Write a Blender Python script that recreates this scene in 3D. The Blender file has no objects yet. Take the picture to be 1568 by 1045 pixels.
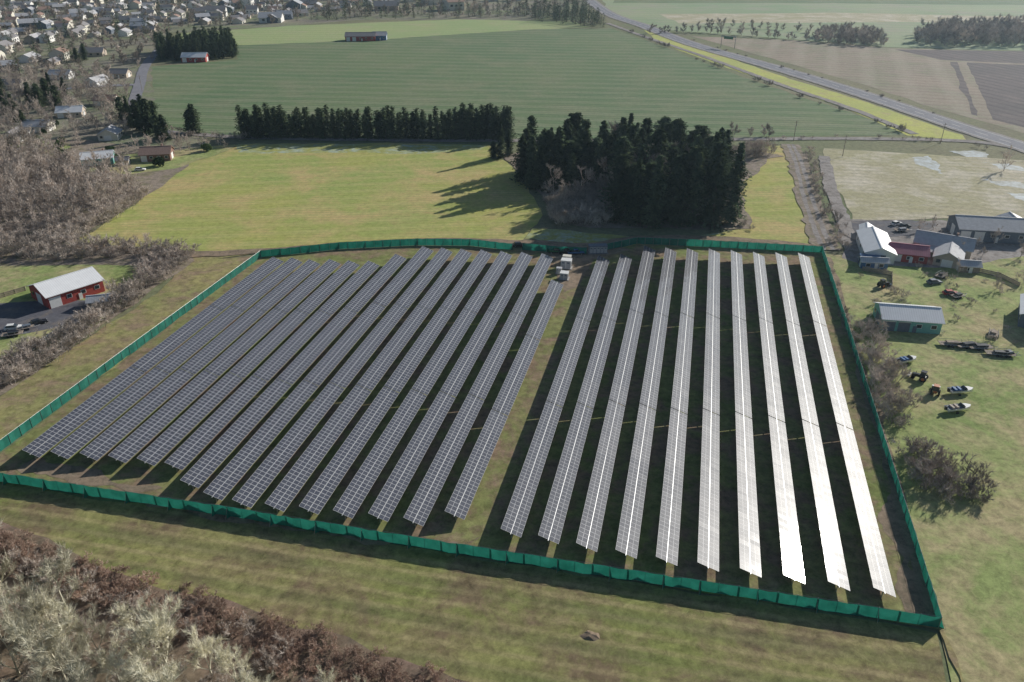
import bpy, math, random
import numpy as np
from mathutils import Vector, Matrix, noise as mnoise

# ------------------------------------------------------------------ survey
# Ground plan digitised from the aerial photo: (u,v) photo marks are converted to
# metres on the level ground plane (drone 100 m up, 28 mm lens, 28.3 deg down).
H=100.0; FP=1220.0; PITCH=math.radians(28.3); SP=math.sin(PITCH); CP=math.cos(PITCH)
def P(u,v,z=0.0):
    a=(u-784)/FP; b=(v-522.5)/FP
    t=(H-z)/(SP+b*CP)
    return Vector((a*t,(CP-b*SP)*t,z))
def P2(u,v,z=0.0):
    p=P(u,v,z); return (p.x,p.y)
sc=bpy.context.scene
rnd=random.Random(7)
D=Vector((math.sin(math.radians(13)),math.cos(math.radians(13)),0)); E=Vector((D.y,-D.x,0))
TILT=math.radians(20); ZC=2.2

# ------------------------------------------------------------------ materials
def new_mat(name):
    m=bpy.data.materials.new(name); m.use_nodes=True
    nt=m.node_tree; b=nt.nodes['Principled BSDF']
    return m,nt,b
def N(nt,t,**kw):
    n=nt.nodes.new(t)
    for k,v in kw.items(): setattr(n,k,v)
    return n
def mix(nt,f,a,b,blend='MIX'):
    n=N(nt,'ShaderNodeMix',data_type='RGBA',blend_type=blend)
    for i,x in ((0,f),(6,a),(7,b)):
        if hasattr(x,'is_output'): nt.links.new(x,n.inputs[i])
        elif i==0: n.inputs[0].default_value=x
        else: n.inputs[i].default_value=(*x,1) if len(x)==3 else x
    return n.outputs[2]
def noise(nt,vec,scale,detail=5,rough=.6,dist=0):
    n=N(nt,'ShaderNodeTexNoise'); n.inputs['Scale'].default_value=scale
    n.inputs['Detail'].default_value=detail; n.inputs['Roughness'].default_value=rough
    n.inputs['Distortion'].default_value=dist
    nt.links.new(vec,n.inputs['Vector']); return n.outputs['Fac']
def maprange(nt,x,a,b,c=0,d=1):
    n=N(nt,'ShaderNodeMapRange'); nt.links.new(x,n.inputs[0])
    for i,v in enumerate((a,b,c,d)): n.inputs[i+1].default_value=v
    return n.outputs[0]
def grey(nt,x):
    cm=N(nt,'ShaderNodeCombineColor')
    for i in range(3): nt.links.new(x,cm.inputs[i])
    return cm.outputs[0]
def simple(name,col,rough=.8,var=.15,scale=1.5,metal=0,ribs=0):
    m,nt,b=new_mat(name)
    tc=N(nt,'ShaderNodeTexCoord').outputs['Object']
    f=maprange(nt,noise(nt,tc,scale,4),.3,.7)
    lo=tuple(c*(1-var) for c in col); hi=tuple(min(1,c*(1+var)) for c in col)
    c=mix(nt,f,lo,hi)
    if ribs:
        w=N(nt,'ShaderNodeTexWave'); w.inputs['Scale'].default_value=.314/ribs
        nt.links.new(tc,w.inputs['Vector'])
        c=mix(nt,maprange(nt,w.outputs['Fac'],.0,.35,.3,0),c,tuple(x*.55 for x in col))
    nt.links.new(c,b.inputs['Base Color'])
    b.inputs['Roughness'].default_value=rough; b.inputs['Metallic'].default_value=metal
    return m
def ground(name,c0,c1,c2,big=.02,med=.12,patch=(.5,.68),stripes=(),fine=.35,rough=.95,bump=0):
    """c0/c1 large drift, c2 patches, fine grain, optional stripes [(angle_deg, period_m, strength, colour)]"""
    m,nt,b=new_mat(name)
    tc=N(nt,'ShaderNodeTexCoord').outputs['Object']
    f=maprange(nt,noise(nt,tc,big,2,.55,.6),.35,.65)
    c=mix(nt,f,c0,c1)
    f2=maprange(nt,noise(nt,tc,med,6,.7,.3),patch[0],patch[1])
    c=mix(nt,f2,c,c2)
    brk=None
    for ang,per,st,col in stripes:
        mp=N(nt,'ShaderNodeMapping'); mp.inputs['Rotation'].default_value=(0,0,-math.radians(ang))
        nt.links.new(tc,mp.inputs['Vector'])
        w=N(nt,'ShaderNodeTexWave'); w.inputs['Scale'].default_value=.314/per
        w.inputs['Distortion'].default_value=1.0; w.inputs['Detail'].default_value=2
        w.inputs['Detail Scale'].default_value=.4
        nt.links.new(mp.outputs[0],w.inputs['Vector'])
        if brk is None: brk=maprange(nt,noise(nt,tc,.06,4,.65),.32,.58,.2,1)
        mm=N(nt,'ShaderNodeMath',operation='MULTIPLY'); nt.links.new(maprange(nt,w.outputs['Fac'],.45,.95,0,st),mm.inputs[0]); nt.links.new(brk,mm.inputs[1])
        c=mix(nt,mm.outputs[0],c,col)
    fn=noise(nt,tc,.45,6,.85,.3)
    c=mix(nt,1.0,c,grey(nt,maprange(nt,fn,.32,.68,1.2-fine*1.25,1.2+fine*1.25)),'MULTIPLY')
    nt.links.new(c,b.inputs['Base Color']); b.inputs['Roughness'].default_value=rough
    b.inputs['Specular IOR Level'].default_value=.1
    return m
def foliage(name,lo,hi,scale=.8,rough=.8):
    m,nt,b=new_mat(name)
    nt.nodes.remove(b); b=N(nt,'ShaderNodeBsdfDiffuse'); nt.links.new(b.outputs[0],nt.nodes['Material Output'].inputs[0])
    tc=N(nt,'ShaderNodeTexCoord').outputs['Object']
    oi=N(nt,'ShaderNodeObjectInfo')
    f=maprange(nt,noise(nt,tc,scale,2,.7),.34,.66)
    c=mix(nt,f,lo,hi)
    c=mix(nt,1.0,c,grey(nt,maprange(nt,oi.outputs['Random'],0,1,.7,1.3)),'MULTIPLY')
    nt.links.new(c,b.inputs[0])
    return m

M={}
M['base']=ground('countryside',(.13,.16,.08),(.20,.19,.12),(.16,.14,.10),.006,.03)
M['array']=ground('array_grass',(.165,.195,.065),(.21,.21,.09),(.22,.16,.11),.03,.09,(.45,.59),[(77,3.3,.25,(.15,.12,.06))],.45)
M['meadow']=ground('meadow_grass',(.34,.34,.105),(.26,.315,.10),(.43,.335,.16),.018,.04,(.45,.63),[(98,9,.5,(.43,.39,.17)),(92,2.6,.35,(.22,.255,.08))],.25)
M['crop']=ground('crop_field',(.115,.175,.09),(.14,.19,.095),(.20,.21,.13),.008,.025,(.46,.70),[(84,15,.85,(.22,.24,.155)),(84,5,.6,(.08,.12,.07))],.22)
M['crop_light']=ground('young_crop',(.27,.34,.16),(.31,.35,.17),(.34,.33,.2),.01,.04,(.5,.7),[(88,14,.5,(.22,.29,.13))],.2)
M['far_green']=ground('far_pasture',(.22,.29,.17),(.29,.32,.20),(.30,.29,.22),.006,.02,(.48,.66),[(80,20,.5,(.20,.26,.17))],.15)
M['verge']=ground('road_verge',(.42,.43,.13),(.36,.39,.13),(.38,.32,.18),.02,.08,(.52,.7),[],.2)
M['pink']=ground('fallow_field',(.31,.25,.20),(.26,.225,.175),(.22,.225,.15),.01,.03,(.46,.64),[(70,10,.7,(.20,.165,.14)),(-20,24,.4,(.36,.31,.26))],.22)
M['darkfield']=ground('ploughed_field',(.145,.12,.12),(.12,.105,.105),(.18,.15,.14),.01,.05,(.5,.7),[(20,9,.8,(.085,.075,.08))],.25)
M['beige']=ground('wet_stubble_field',(.38,.34,.24),(.33,.31,.19),(.48,.44,.36),.02,.05,(.46,.62),[(78,5,.5,(.28,.27,.18))],.28)
M['pasture']=ground('pasture_grass',(.26,.295,.12),(.19,.25,.085),(.35,.30,.17),.03,.05,(.44,.60),[],.42)
M['mown']=ground('mown_field',(.18,.205,.065),(.245,.225,.10),(.17,.13,.08),.025,.07,(.44,.6),[(78,2.7,.6,(.31,.265,.14)),(78,7.5,.45,(.10,.12,.05))],.45)
M['strip']=ground('rough_grass',(.28,.25,.11),(.21,.22,.09),(.24,.18,.12),.04,.12,(.44,.62),[],.45)
M['litter']=ground('leaf_litter',(.22,.18,.15),(.25,.21,.17),(.17,.16,.09),.05,.2,(.5,.65),[],.45)
M['bramble_floor']=ground('bramble_floor',(.20,.14,.11),(.16,.13,.09),(.12,.10,.075),.08,.3,(.5,.65),[],.5)
M['mud']=ground('bare_mud',(.25,.19,.14),(.21,.165,.12),(.14,.12,.085),.1,.4,(.5,.65),[],.35)
M['gravel']=ground('gravel',(.28,.26,.25),(.23,.21,.2),(.17,.15,.14),.1,.3,(.5,.65),[],.3)
M['asphalt']=ground('asphalt',(.19,.19,.215),(.22,.22,.245),(.16,.16,.18),.05,.3,(.5,.7),[],.15,.85)
M['yard']=ground('yard_tarmac',(.10,.10,.12),(.13,.13,.14),(.17,.15,.14),.05,.2,(.5,.65),[],.25)
M['frost']=ground('frosted_grass',(.34,.40,.34),(.28,.32,.18),(.29,.30,.10),.05,.15,(.40,.56),[],.3)
M['paint']=simple('road_paint',(.75,.75,.72),.6,.1)
M['suburb']=ground('suburb_ground',(.17,.20,.11),(.23,.21,.16),(.20,.18,.16),.02,.06,(.45,.65),[],.4)
M['puddle'],nt,b=new_mat('puddle_ice'); b.inputs['Roughness'].default_value=.3
tc=N(nt,'ShaderNodeTexCoord').outputs['Object']; nt.links.new(mix(nt,maprange(nt,noise(nt,tc,.25,6,.7),.38,.6),(.36,.35,.28),(.60,.64,.66)),b.inputs['Base Color'])
M['fir']=foliage('fir_needles',(.042,.068,.042),(.125,.16,.083),.35)
M['firb']=foliage('belt_fir_needles',(.05,.078,.045),(.13,.165,.085),.5)
M['bark']=simple('bark',(.14,.11,.085),.9,.3,3)
M['twig_pale']=foliage('lichen_twigs',(.46,.43,.33),(.74,.71,.58),.5)
M['twig_brown']=foliage('brown_twigs',(.44,.38,.335),(.66,.59,.53),.4)
M['twig_red']=foliage('bramble_twigs',(.36,.25,.20),(.54,.42,.34),.6)
M['twig_dark']=foliage('grey_twigs',(.31,.265,.235),(.50,.44,.395),.5)
M['green_bush']=foliage('evergreen_leaves',(.05,.09,.035),(.13,.18,.07),.8)
M['white']=simple('white_paint',(.80,.80,.79),.5,.05)
M['roofwhite']=simple('white_metal_roof',(.84,.85,.87),.45,.05,.4,0,.6)
M['roofgrey']=simple('grey_metal_roof',(.50,.51,.54),.45,.12,.4,0,.6)
M['roofshingle']=simple('shingle_roof',(.26,.25,.26),.9,.25,2)
M['roofbrown']=simple('brown_roof',(.33,.22,.18),.9,.25,2)
M['roofpink']=simple('red_metal_roof',(.46,.15,.20),.5,.15,.4,0,.6)
M['red']=simple('barn_red',(.38,.06,.05),.75,.2)
M['teal']=simple('teal_wall',(.18,.45,.42),.6,.1)
M['slate']=simple('slate_wall',(.14,.17,.22),.7,.15)
M['tan']=simple('tan_wall',(.48,.41,.34),.8,.12)
M['cream']=simple('cream_wall',(.66,.64,.57),.8,.08)
M['brownw']=simple('brown_wall',(.24,.13,.10),.8,.15)
M['glass']=simple('window_glass',(.03,.04,.05),.12,.1)
M['steel']=simple('galvanised_steel',(.42,.43,.44),.45,.1,3,.7)
M['rubber']=simple('tyre_rubber',(.02,.02,.02),.9)
M['black']=simple('black_paint',(.02,.02,.025),.3)
M['blue']=simple('blue_paint',(.05,.16,.36),.4)
M['orange']=simple('orange_paint',(.45,.14,.04),.5)
M['greenp']=simple('green_paint',(.03,.16,.07),.4)
M['wood']=simple('weathered_wood',(.32,.26,.21),.9,.25,2)
M['lightroofb']=simple('light_shingle',(.50,.50,.52),.85,.12,1)

# fence cloth (sun shines through it)
fm,nt,b=new_mat('green_windscreen_cloth')
tc=N(nt,'ShaderNodeTexCoord').outputs['Object']
c=mix(nt,maprange(nt,noise(nt,tc,.5,4),.3,.7),(.012,.16,.115),(.03,.27,.20))
b.inputs['Roughness'].default_value=.7; nt.links.new(c,b.inputs['Base Color'])
tr=N(nt,'ShaderNodeBsdfTranslucent'); nt.links.new(c,tr.inputs[0])
ms=N(nt,'ShaderNodeMixShader'); ms.inputs[0].default_value=.35
nt.links.new(b.outputs[0],ms.inputs[1]); nt.links.new(tr.outputs[0],ms.inputs[2])
nt.links.new(ms.outputs[0],nt.nodes['Material Output'].inputs[0]); M['cloth']=fm

# photovoltaic glass
sm,nt,b=new_mat('solar_module_glass')
uv=N(nt,'ShaderNodeUVMap'); uv.uv_map='UVMap'
sx=N(nt,'ShaderNodeSeparateXYZ'); nt.links.new(uv.outputs[0],sx.inputs[0])
def math_(op,a,b_=None):
    n=N(nt,'ShaderNodeMath',operation=op)
    for i,x in enumerate((a,b_)):
        if x is None: continue
        if hasattr(x,'is_output'): nt.links.new(x,n.inputs[i])
        else: n.inputs[i].default_value=x
    return n.outputs[0]
ax=math_('ABSOLUTE',math_('SUBTRACT',sx.outputs[0],.5)); ay=math_('ABSOLUTE',math_('SUBTRACT',sx.outputs[1],.5))
fr=math_('MAXIMUM',math_('GREATER_THAN',ax,.464),math_('GREATER_THAN',ay,.482))
fr=math_('MAXIMUM',fr,math_('LESS_THAN',ay,.013))
tc=N(nt,'ShaderNodeTexCoord').outputs['Object']
cell=mix(nt,maprange(nt,noise(nt,tc,.9,2),.3,.7),(.044,.050,.074),(.068,.075,.098))
gx=math_('LESS_THAN',math_('FRACT',math_('MULTIPLY',sx.outputs[0],6.0)),.09)
gy=math_('LESS_THAN',math_('FRACT',math_('MULTIPLY',sx.outputs[1],12.0)),.09)
cell=mix(nt,math_('MULTIPLY',math_('MAXIMUM',gx,gy),.35),cell,(.26,.26,.28))
nt.links.new(mix(nt,fr,cell,(.60,.60,.62)),b.inputs['Base Color'])
b.inputs['Roughness'].default_value=.42; b.inputs['IOR'].default_value=1.5; b.inputs['Specular IOR Level'].default_value=.18
b.inputs['Coat Weight'].default_value=.75; b.inputs['Coat Roughness'].default_value=.065
M['pv']=sm
M['alu']=simple('aluminium_frame',(.45,.46,.48),.4,.08,2,.6)

# ------------------------------------------------------------------ mesh helpers
def link(o,parent=None):
    sc.collection.objects.link(o)
    if parent: o.parent=parent
    return o
def empty(name,loc=(0,0,0),rz=0):
    o=bpy.data.objects.new(name,None); o.location=loc; o.rotation_euler=(0,0,rz); o.empty_display_size=.5
    return link(o)
class MB:
    def __init__(s): s.v=[];s.f=[];s.m=[];s.mats=[]
    def mi(s,m):
        if m not in s.mats: s.mats.append(m)
        return s.mats.index(m)
    def add(s,vs,fs,m):
        o=len(s.v); s.v+= [tuple(x) for x in vs]; k=s.mi(m)
        for f in fs: s.f.append(tuple(i+o for i in f)); s.m.append(k)
    def box(s,c,d,m,taper=1.0,rz=0):
        x,y,z=c; a,b,h=d[0]/2,d[1]/2,d[2]/2
        vs=[]
        for zz,t in ((-h,1),(h,taper)):
            for px,py in ((-a,-b),(a,-b),(a,b),(-a,b)):
                X,Y=px*t,py*t
                vs.append((x+X*math.cos(rz)-Y*math.sin(rz),y+X*math.sin(rz)+Y*math.cos(rz),z+zz))
        s.add(vs,[(3,2,1,0),(4,5,6,7),(0,1,5,4),(1,2,6,5),(2,3,7,6),(3,0,4,7)],m)
    def tube(s,p0,p1,r0,r1,m,n=6,cap=True):
        p0=Vector(p0);p1=Vector(p1);d=(p1-p0).normalized()
        u=d.cross(Vector((0,0,1)));
        if u.length<.01: u=Vector((1,0,0))
        u.normalize(); w=d.cross(u); vs=[]
        for p,r in ((p0,r0),(p1,r1)):
            for i in range(n):
                a=2*math.pi*i/n; vs.append(p+(u*math.cos(a)+w*math.sin(a))*r)
        fs=[(i,(i+1)%n,n+(i+1)%n,n+i) for i in range(n)]
        if cap: fs+=[tuple(range(n-1,-1,-1)),tuple(range(n,2*n))]
        s.add(vs,fs,m)
    def prism(s,prof,w,m,w2=None,zt=None):
        """side profile (x,z) extruded over y; verts above zt are narrowed to w2"""
        n=len(prof); vs=[]
        for sg in (-1,1):
            for x,z in prof:
                ww=w2 if (w2 and z>zt) else w
                vs.append((x,sg*ww/2,z))
        fs=[tuple(range(n)),tuple(range(2*n-1,n-1,-1))]
        fs+=[(i,n+i,n+(i+1)%n,(i+1)%n) for i in range(n)]
        s.add(vs,fs,m)
    def obj(s,name,parent=None,loc=(0,0,0),rz=0,smooth=False):
        me=bpy.data.meshes.new(name); me.from_pydata(s.v,[],s.f)
        for m in s.mats: me.materials.append(M[m])
        me.polygons.foreach_set('material_index',s.m)
        if smooth: me.polygons.foreach_set('use_smooth',[True]*len(s.f))
        me.update()
        o=bpy.data.objects.new(name,me); o.location=loc; o.rotation_euler=(0,0,rz)
        return link(o,parent)
LZ=[.01]
def nz():
    LZ[0]+=.006; return LZ[0]
from mathutils.geometry import tessellate_polygon
def densify(pts,step,jit,seed,closed=True):
    r=random.Random(seed); out=[]; n=len(pts)
    for i in range(n if closed else n-1):
        a=Vector(pts[i]);b=Vector(pts[(i+1)%n]); L=(b-a).length; k=max(1,min(80,int(L/step)))
        d=(b-a)/max(L,1e-6); nn=Vector((-d.y,d.x))
        for j in range(k):
            p=a+(b-a)*(j/k)
            out.append(p+nn*(mnoise.noise(Vector((p.x*.09,p.y*.09,seed)))*jit*2+r.uniform(-.3,.3)*jit))
    if not closed: out.append(Vector(pts[-1]))
    return out
def sheet(name,pts,mat,jit=.8,step=4,z=None):
    z=nz() if z is None else z
    w=densify([P2(*p) for p in pts],step,jit,len(name)*3.1)
    tri=tessellate_polygon([[Vector((p.x,p.y,0)) for p in w]])
    me=bpy.data.meshes.new(name); vs=[(p.x,p.y,z) for p in w]
    fs=[]
    for t in tri:
        a,b,c=[w[i] for i in t]
        cr=(b-a).cross(c-a)
        fs.append(tuple(t) if cr>0 else tuple(reversed(t)))
    me.from_pydata(vs,[],fs); me.materials.append(M[mat])
    return link(bpy.data.objects.new(name,me))
def spline(pts,step=3):
    out=[]
    n=len(pts)
    for i in range(n-1):
        p0=Vector(pts[max(i-1,0)]);p1=Vector(pts[i]);p2=Vector(pts[i+1]);p3=Vector(pts[min(i+2,n-1)])
        k=max(2,int((p2-p1).length/step))
        for j in range(k):
            t=j/k
            out.append(.5*((2*p1)+(p2-p0)*t+(2*p0-5*p1+4*p2-p3)*t*t+(3*p1-p0-3*p2+p3)*t**3))
    out.append(Vector(pts[-1])); return out
def strip(name,pts,width,mat,jit=0,off=0,dash=None,z=None,parent=None,step=4):
    z=nz() if z is None else z
    w=spline([P2(*p) for p in pts],step); r=random.Random(3)
    vs=[];fs=[]
    for i,p in enumerate(w):
        d=(w[min(i+1,len(w)-1)]-w[max(i-1,0)]).normalized(); n=Vector((-d.y,d.x))
        j1=r.uniform(-jit,jit);j2=r.uniform(-jit,jit)
        a=p+n*(off+width/2+j1);b=p+n*(off-width/2+j2)
        vs+=[(a.x,a.y,z),(b.x,b.y,z)]
        if i:
            if dash is None or (i%dash[1])<dash[0]: fs.append((2*i-2,2*i-1,2*i+1,2*i))
    me=bpy.data.meshes.new(name); me.from_pydata(vs,[],fs); me.materials.append(M[mat])
    return link(bpy.data.objects.new(name,me),parent)

# ------------------------------------------------------------------ terrain
g=MB(); g.add([(-9000,-3000,0),(9000,-3000,0),(9000,15000,0),(-9000,15000,0)],[(0,1,2,3)],'base'); g.obj('ground')
sheet('suburb_ground',[(-300,-60),(930,-60),(905,8),(800,34),(560,30),(440,40),(262,50),(235,100),(230,130),(240,190),(300,208),(300,250),(210,300),(-300,380)],'suburb',3,20)
sheet('far_pasture',[(905,-60),(1900,-60),(1900,60),(1568,78),(1360,72),(1210,60),(1000,45),(930,20)],'far_green',2,20)
sheet('far_green_strip',[(930,-60),(1700,-60),(1568,8),(1200,5),(940,5)],'crop',2,20)
sheet('far_fallow_strip',[(1010,22),(1300,20),(1568,26),(1700,30),(1700,40),(1400,34),(1040,36)],'beige',2,20)
sheet('young_crop_field',[(270,52),(440,40),(700,30),(880,34),(905,42),(820,46),(560,62),(362,70),(280,66)],'crop_light',1.5,12)
sheet('crop_field',[(232,102),(365,92),(362,70),(560,62),(820,45),(935,44),(1010,70),(1100,105),(1200,140),(1300,172),(1395,207),(1200,209),(1130,212),(780,215),(370,209),(310,207),(262,205),(238,180)],'crop',1,10)
sheet('fallow_field',[(1060,56),(1210,62),(1360,74),(1568,80),(1750,85),(1750,240),(1568,205),(1470,178),(1340,135),(1200,95)],'pink',1.5,15)
sheet('fallow_strip',[(1370,76),(1750,82),(1750,100),(1568,98),(1440,92)],'darkfield',1,15)
sheet('ploughed_field',[(1455,95),(1568,100),(1750,110),(1750,235),(1568,196),(1490,176)],'darkfield',1,15)
sheet('pale_strip',[(1466,95),(1480,96),(1523,188),(1500,182)],'pink',.6,10)
sheet('verge_grass',[(985,45),(1040,62),(1200,118),(1330,158),(1470,207),(1480,216),(1390,208),(1290,165),(1190,130),(1090,96),(1010,66)],'verge',.8,8)
sheet('meadow',[(300,232),(365,222),(560,220),(750,222),(790,262),(830,330),(800,366),(650,372),(400,388),(300,385),(110,372),(215,308),(262,262)],'meadow',1.2,5)
sheet('frosted_grass',[(365,221),(750,223),(735,229),(640,236),(540,234),(470,235),(362,234)],'frost',1,3)
sheet('frosted_grass',[(800,366),(815,350),(850,352),(1020,368),(1140,352),(1150,357),(1020,378),(900,376)],'frost',.8,3)
sheet('side_meadow',[(1130,222),(1210,224),(1235,300),(1250,360),(1250,384),(1020,374),(1140,350),(1132,300)],'meadow',.8,4)
sheet('stubble_field',[(1262,228),(1568,246),(1750,255),(1750,350),(1568,345),(1450,335),(1310,338),(1285,300),(1262,250)],'beige',1,6)
for k,pts in enumerate([[(1395,241),(1420,239),(1445,262),(1440,268),(1415,256)],[(1452,232),(1500,234),(1512,242),(1480,241)],[(1500,248),(1545,251),(1568,262),(1530,261)],[(1500,274),(1560,280),(1600,292),(1530,285)],[(1535,294),(1620,304),(1600,314),(1560,304)]]):
    sheet('puddle',pts,'puddle',2.2,1.5)
sheet('pasture',[(1262,392),(1568,392),(1900,400),(2100,1150),(1480,1150),(1440,970),(1330,600)],'pasture',.8,5)
sheet('farmyard',[(1282,338),(1440,338),(1568,352),(1650,380),(1568,395),(1470,412),(1330,408),(1290,396)],'gravel',1.2,4)
sheet('farm_yard_paving',[(1288,338),(1390,338),(1440,345),(1400,362),(1300,364)],'yard',1,4)
sheet('rough_grass',[(400,392),(-60,735),(-400,760),(-400,700),(0,610),(150,510),(240,450),(290,400)],'strip',1,5)
sheet('pasture_edge',[(300,385),(400,388),(290,402),(230,400)],'strip',.6,4)
sheet('mown_field',[(-400,700),(-45,733),(700,850),(1437,972),(1470,1200),(600,1200),(430,1020),(0,860),(-400,800)],'mown',1,5)
sheet('thicket_floor',[(-400,380),(-60,390),(110,372),(285,386),(300,400),(240,440),(150,505),(0,605),(-400,720)],'litter',1,5)
sheet('yard_lawn',[(-300,412),(215,405),(230,420),(150,500),(20,570),(-300,600)],'pasture',1,5)
sheet('yard_tarmac',[(-200,475),(60,462),(170,462),(160,480),(105,500),(40,512),(-200,545)],'yard',.8,4)
sheet('woodland_floor',[(-300,215),(130,215),(210,225),(300,230),(290,255),(215,308),(110,370),(-60,388),(-300,390)],'litter',1,6)
sheet('house_lawn',[(118,262),(190,238),(300,228),(360,222),(350,232),(270,258),(200,268)],'pasture',.8,4)
sheet('house_lawn',[(-60,230),(60,215),(110,225),(90,238),(-60,250)],'pasture',.8,4)
sheet('bramble_bank',[(-300,790),(0,800),(140,862),(330,915),(480,965),(640,1020),(760,1060),(900,1200),(-300,1300)],'bramble_floor',1.2,3)
sheet('array_pasture',[(400,394),(640,378),(800,384),(915,388),(975,375),(1258,387),(1437,965),(700,849),(-45,731)],'array',.3,5)
sheet('grove_floor',[(770,235),(1130,225),(1200,240),(1180,245),(1138,280),(1150,352),(900,352),(840,335),(830,300),(790,262)],'litter',1.5,4)
sheet('muddy_pad',[(815,378),(905,382),(945,378),(970,384),(905,398),(888,440),(862,450),(850,405)],'mud',.7,2)
for pts in [[(215,775),(290,770),(420,800),(560,830),(700,830),(745,822),(720,842),(520,826),(300,788)],[(1340,600),(1385,800),(1415,940),(1390,945),(1365,860)],[(60,700),(210,740),(250,750),(200,755),(30,722)]]:
    sheet('mud_patch',pts,'mud',1.6,1.5)
# roads
strip('country_lane',[(250,202),(370,211),(560,215),(780,216),(1130,214),(1300,213),(1480,217),(1560,228)],5.5,'gravel',.3)
hw=[(890,-10),(930,20),(985,40),(1060,68),(1200,108),(1330,148),(1470,195),(1568,226),(1700,270)]
rd=strip('highway',hw,17,'gravel',.3)
rz=nz(); strip('highway_asphalt',hw,12.5,'asphalt',0,0,None,rz,rd)
for nm,off,dash in (('edge_line_left',5.4,None),('edge_line_right',-5.4,None),('centre_line',0,(2,4))):
    strip(nm,hw,.25,'paint',0,off,dash,rz+.006,rd)
nz()
strip('rail_bed',[(930,36),(985,56),(1080,88),(1200,132),(1300,166),(1400,206)],5,'gravel',.4)
strip('farm_track',[(1210,222),(1222,250),(1236,300),(1252,350),(1268,384)],9,'litter',1.0)
z0=nz()
strip('wheel_rut',[(1207,222),(1218,250),(1230,300),(1246,350),(1262,384)],1.6,'gravel',.3,0,None,z0)
strip('wheel_rut',[(1214,222),(1227,250),(1242,300),(1259,350),(1275,384)],1.6,'gravel',.3,0,None,z0+.003)
strip('farm_drive',[(1262,240),(1272,290),(1290,335),(1300,360),(1330,372)],5,'gravel',.5)
strip('fence_track',[(120,376),(260,390),(400,386),(560,374),(700,370),(830,374),(900,378),(980,366),(1120,368),(1260,380)],4.5,'mud',.6)
strip('village_road',[(260,60),(225,98),(214,130),(206,160),(212,190),(260,205)],7,'asphalt',.2)
strip('village_road',[(-200,150),(0,148),(120,135),(214,130)],6,'asphalt',.2)
strip('pasture_path',[(1440,965),(1460,1010),(1480,1060)],.8,'strip',.3)
strip('perimeter_track',[(1268,395),(1300,510),(1345,660),(1395,840),(1425,955)],2.2,'mud',.5)

# ------------------------------------------------------------------ solar array
def solar_row(near,far,offs):
    s0=P(*near,ZC).dot(D); s1=P(*far,ZC).dot(D)
    par=empty('solar_panel_row',tuple(D*s0+E*offs))
    par.rotation_euler=(0,0,-math.radians(13))      # local x=E, y=D
    L=s1-s0; r=random.Random(int(offs*10)+500)
    A=Vector((math.cos(TILT),0,-math.sin(TILT))); Nn=Vector((math.sin(TILT),0,math.cos(TILT)))
    v=[];f=[];mi=[];uvs=[]
    n=int(L/1.06); gaps={n//3,(2*n)//3}
    mw,ml=1.03,1.95
    y=0
    segt=0; sega=0
    for i in range(n):
        if i in gaps: y+=.30
        if i in gaps or i%26==0: segt=r.gauss(0,.007); sega=r.gauss(0,.002)
        for sgn in (-1,1):
            c=Vector((0,y+mw/2,ZC))+A*(sgn*(ml/2+.03))
            ja=segt+r.gauss(0,.006); jb=sega+r.gauss(0,.006)
            o=len(v)
            for dz in (0,-.045):
                for (qx,qy) in ((-1,-1),(1,-1),(1,1),(-1,1)):
                    v.append(c+A*(qx*ml/2)+Vector((0,qy*mw/2,0))+Nn*(.08+dz+qx*ml/2*ja+qy*mw/2*jb))
            fs=[((0,1,2,3),0),((7,6,5,4),1),((0,4,5,1),1),((1,5,6,2),1),((2,6,7,3),1),((3,7,4,0),1)]
            for q,k in fs:
                f.append(tuple(o+t for t in q)); mi.append(k)
                uvs+= [(0,0),(0,1),(1,1),(1,0)] if k==0 else [(0,0)]*4
        y+=1.06
    me=bpy.data.meshes.new('solar_modules'); me.from_pydata(v,[],f)
    me.materials.append(M['pv']); me.materials.append(M['alu'])
    me.polygons.foreach_set('material_index',mi)
    ul=me.uv_layers.new(name='UVMap'); ul.data.foreach_set('uv',[c for q in uvs for c in q])
    link(bpy.data.objects.new('solar_modules',me),par)
    b=MB(); b.tube((0,-.3,ZC),(0,y+.3,ZC),.09,.09,'steel',8)
    k=.8
    while k<y:
        b.box((0,k,ZC/2-.03),(.14,.18,ZC-.06),'steel'); b.box((0,k,ZC-.1),(.3,.12,.25),'steel')
        k+=7.2
    k=.5
    while k<y:
        p0=Vector((0,k,ZC+.03))-A*1.7; p1=Vector((0,k,ZC+.03))+A*1.7
        b.tube(p0,p1,.035,.035,'steel',4); k+=2.12
    b.box((0,y/2,ZC-.35),(.35,.5,.5),'steel')
    b.obj('racking',par)
left_n=[(45,695),(92,698),(135,700),(180,704),(222,708),(268,715),(290,742),(322,760),(370,772),(421,778),(472,782),(523,788),(578,793),(633,800),(697,790)]
left_f=[(434,399),(464,400),(494,402),(526,403),(555,405),(588,406),(617,394),(647,381),(680,383),(712,385),(743,387),(774,389),(807,390),(840,392),(855,433)]
right_n=[(782,817),(840,827),(898,839),(957,849),(1020,860),(1085,869),(1150,878),(1217,888),(1283,898),(1355,908)]
right_f=[(926,395),(957,392),(993,380),(1025,383),(1058,384),(1092,385),(1128,387),(1160,389),(1193,390),(1228,391)]
for nn_,ff_ in ((left_n,left_f),(right_n,right_f)):
    of=[P(*p,ZC).dot(E) for p in nn_]
    k=np.arange(len(of)); fit=np.polyval(np.polyfit(k,of,2),k)
    for a,c,o in zip(nn_,ff_,fit): solar_row(a,c,float(o))

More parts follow.
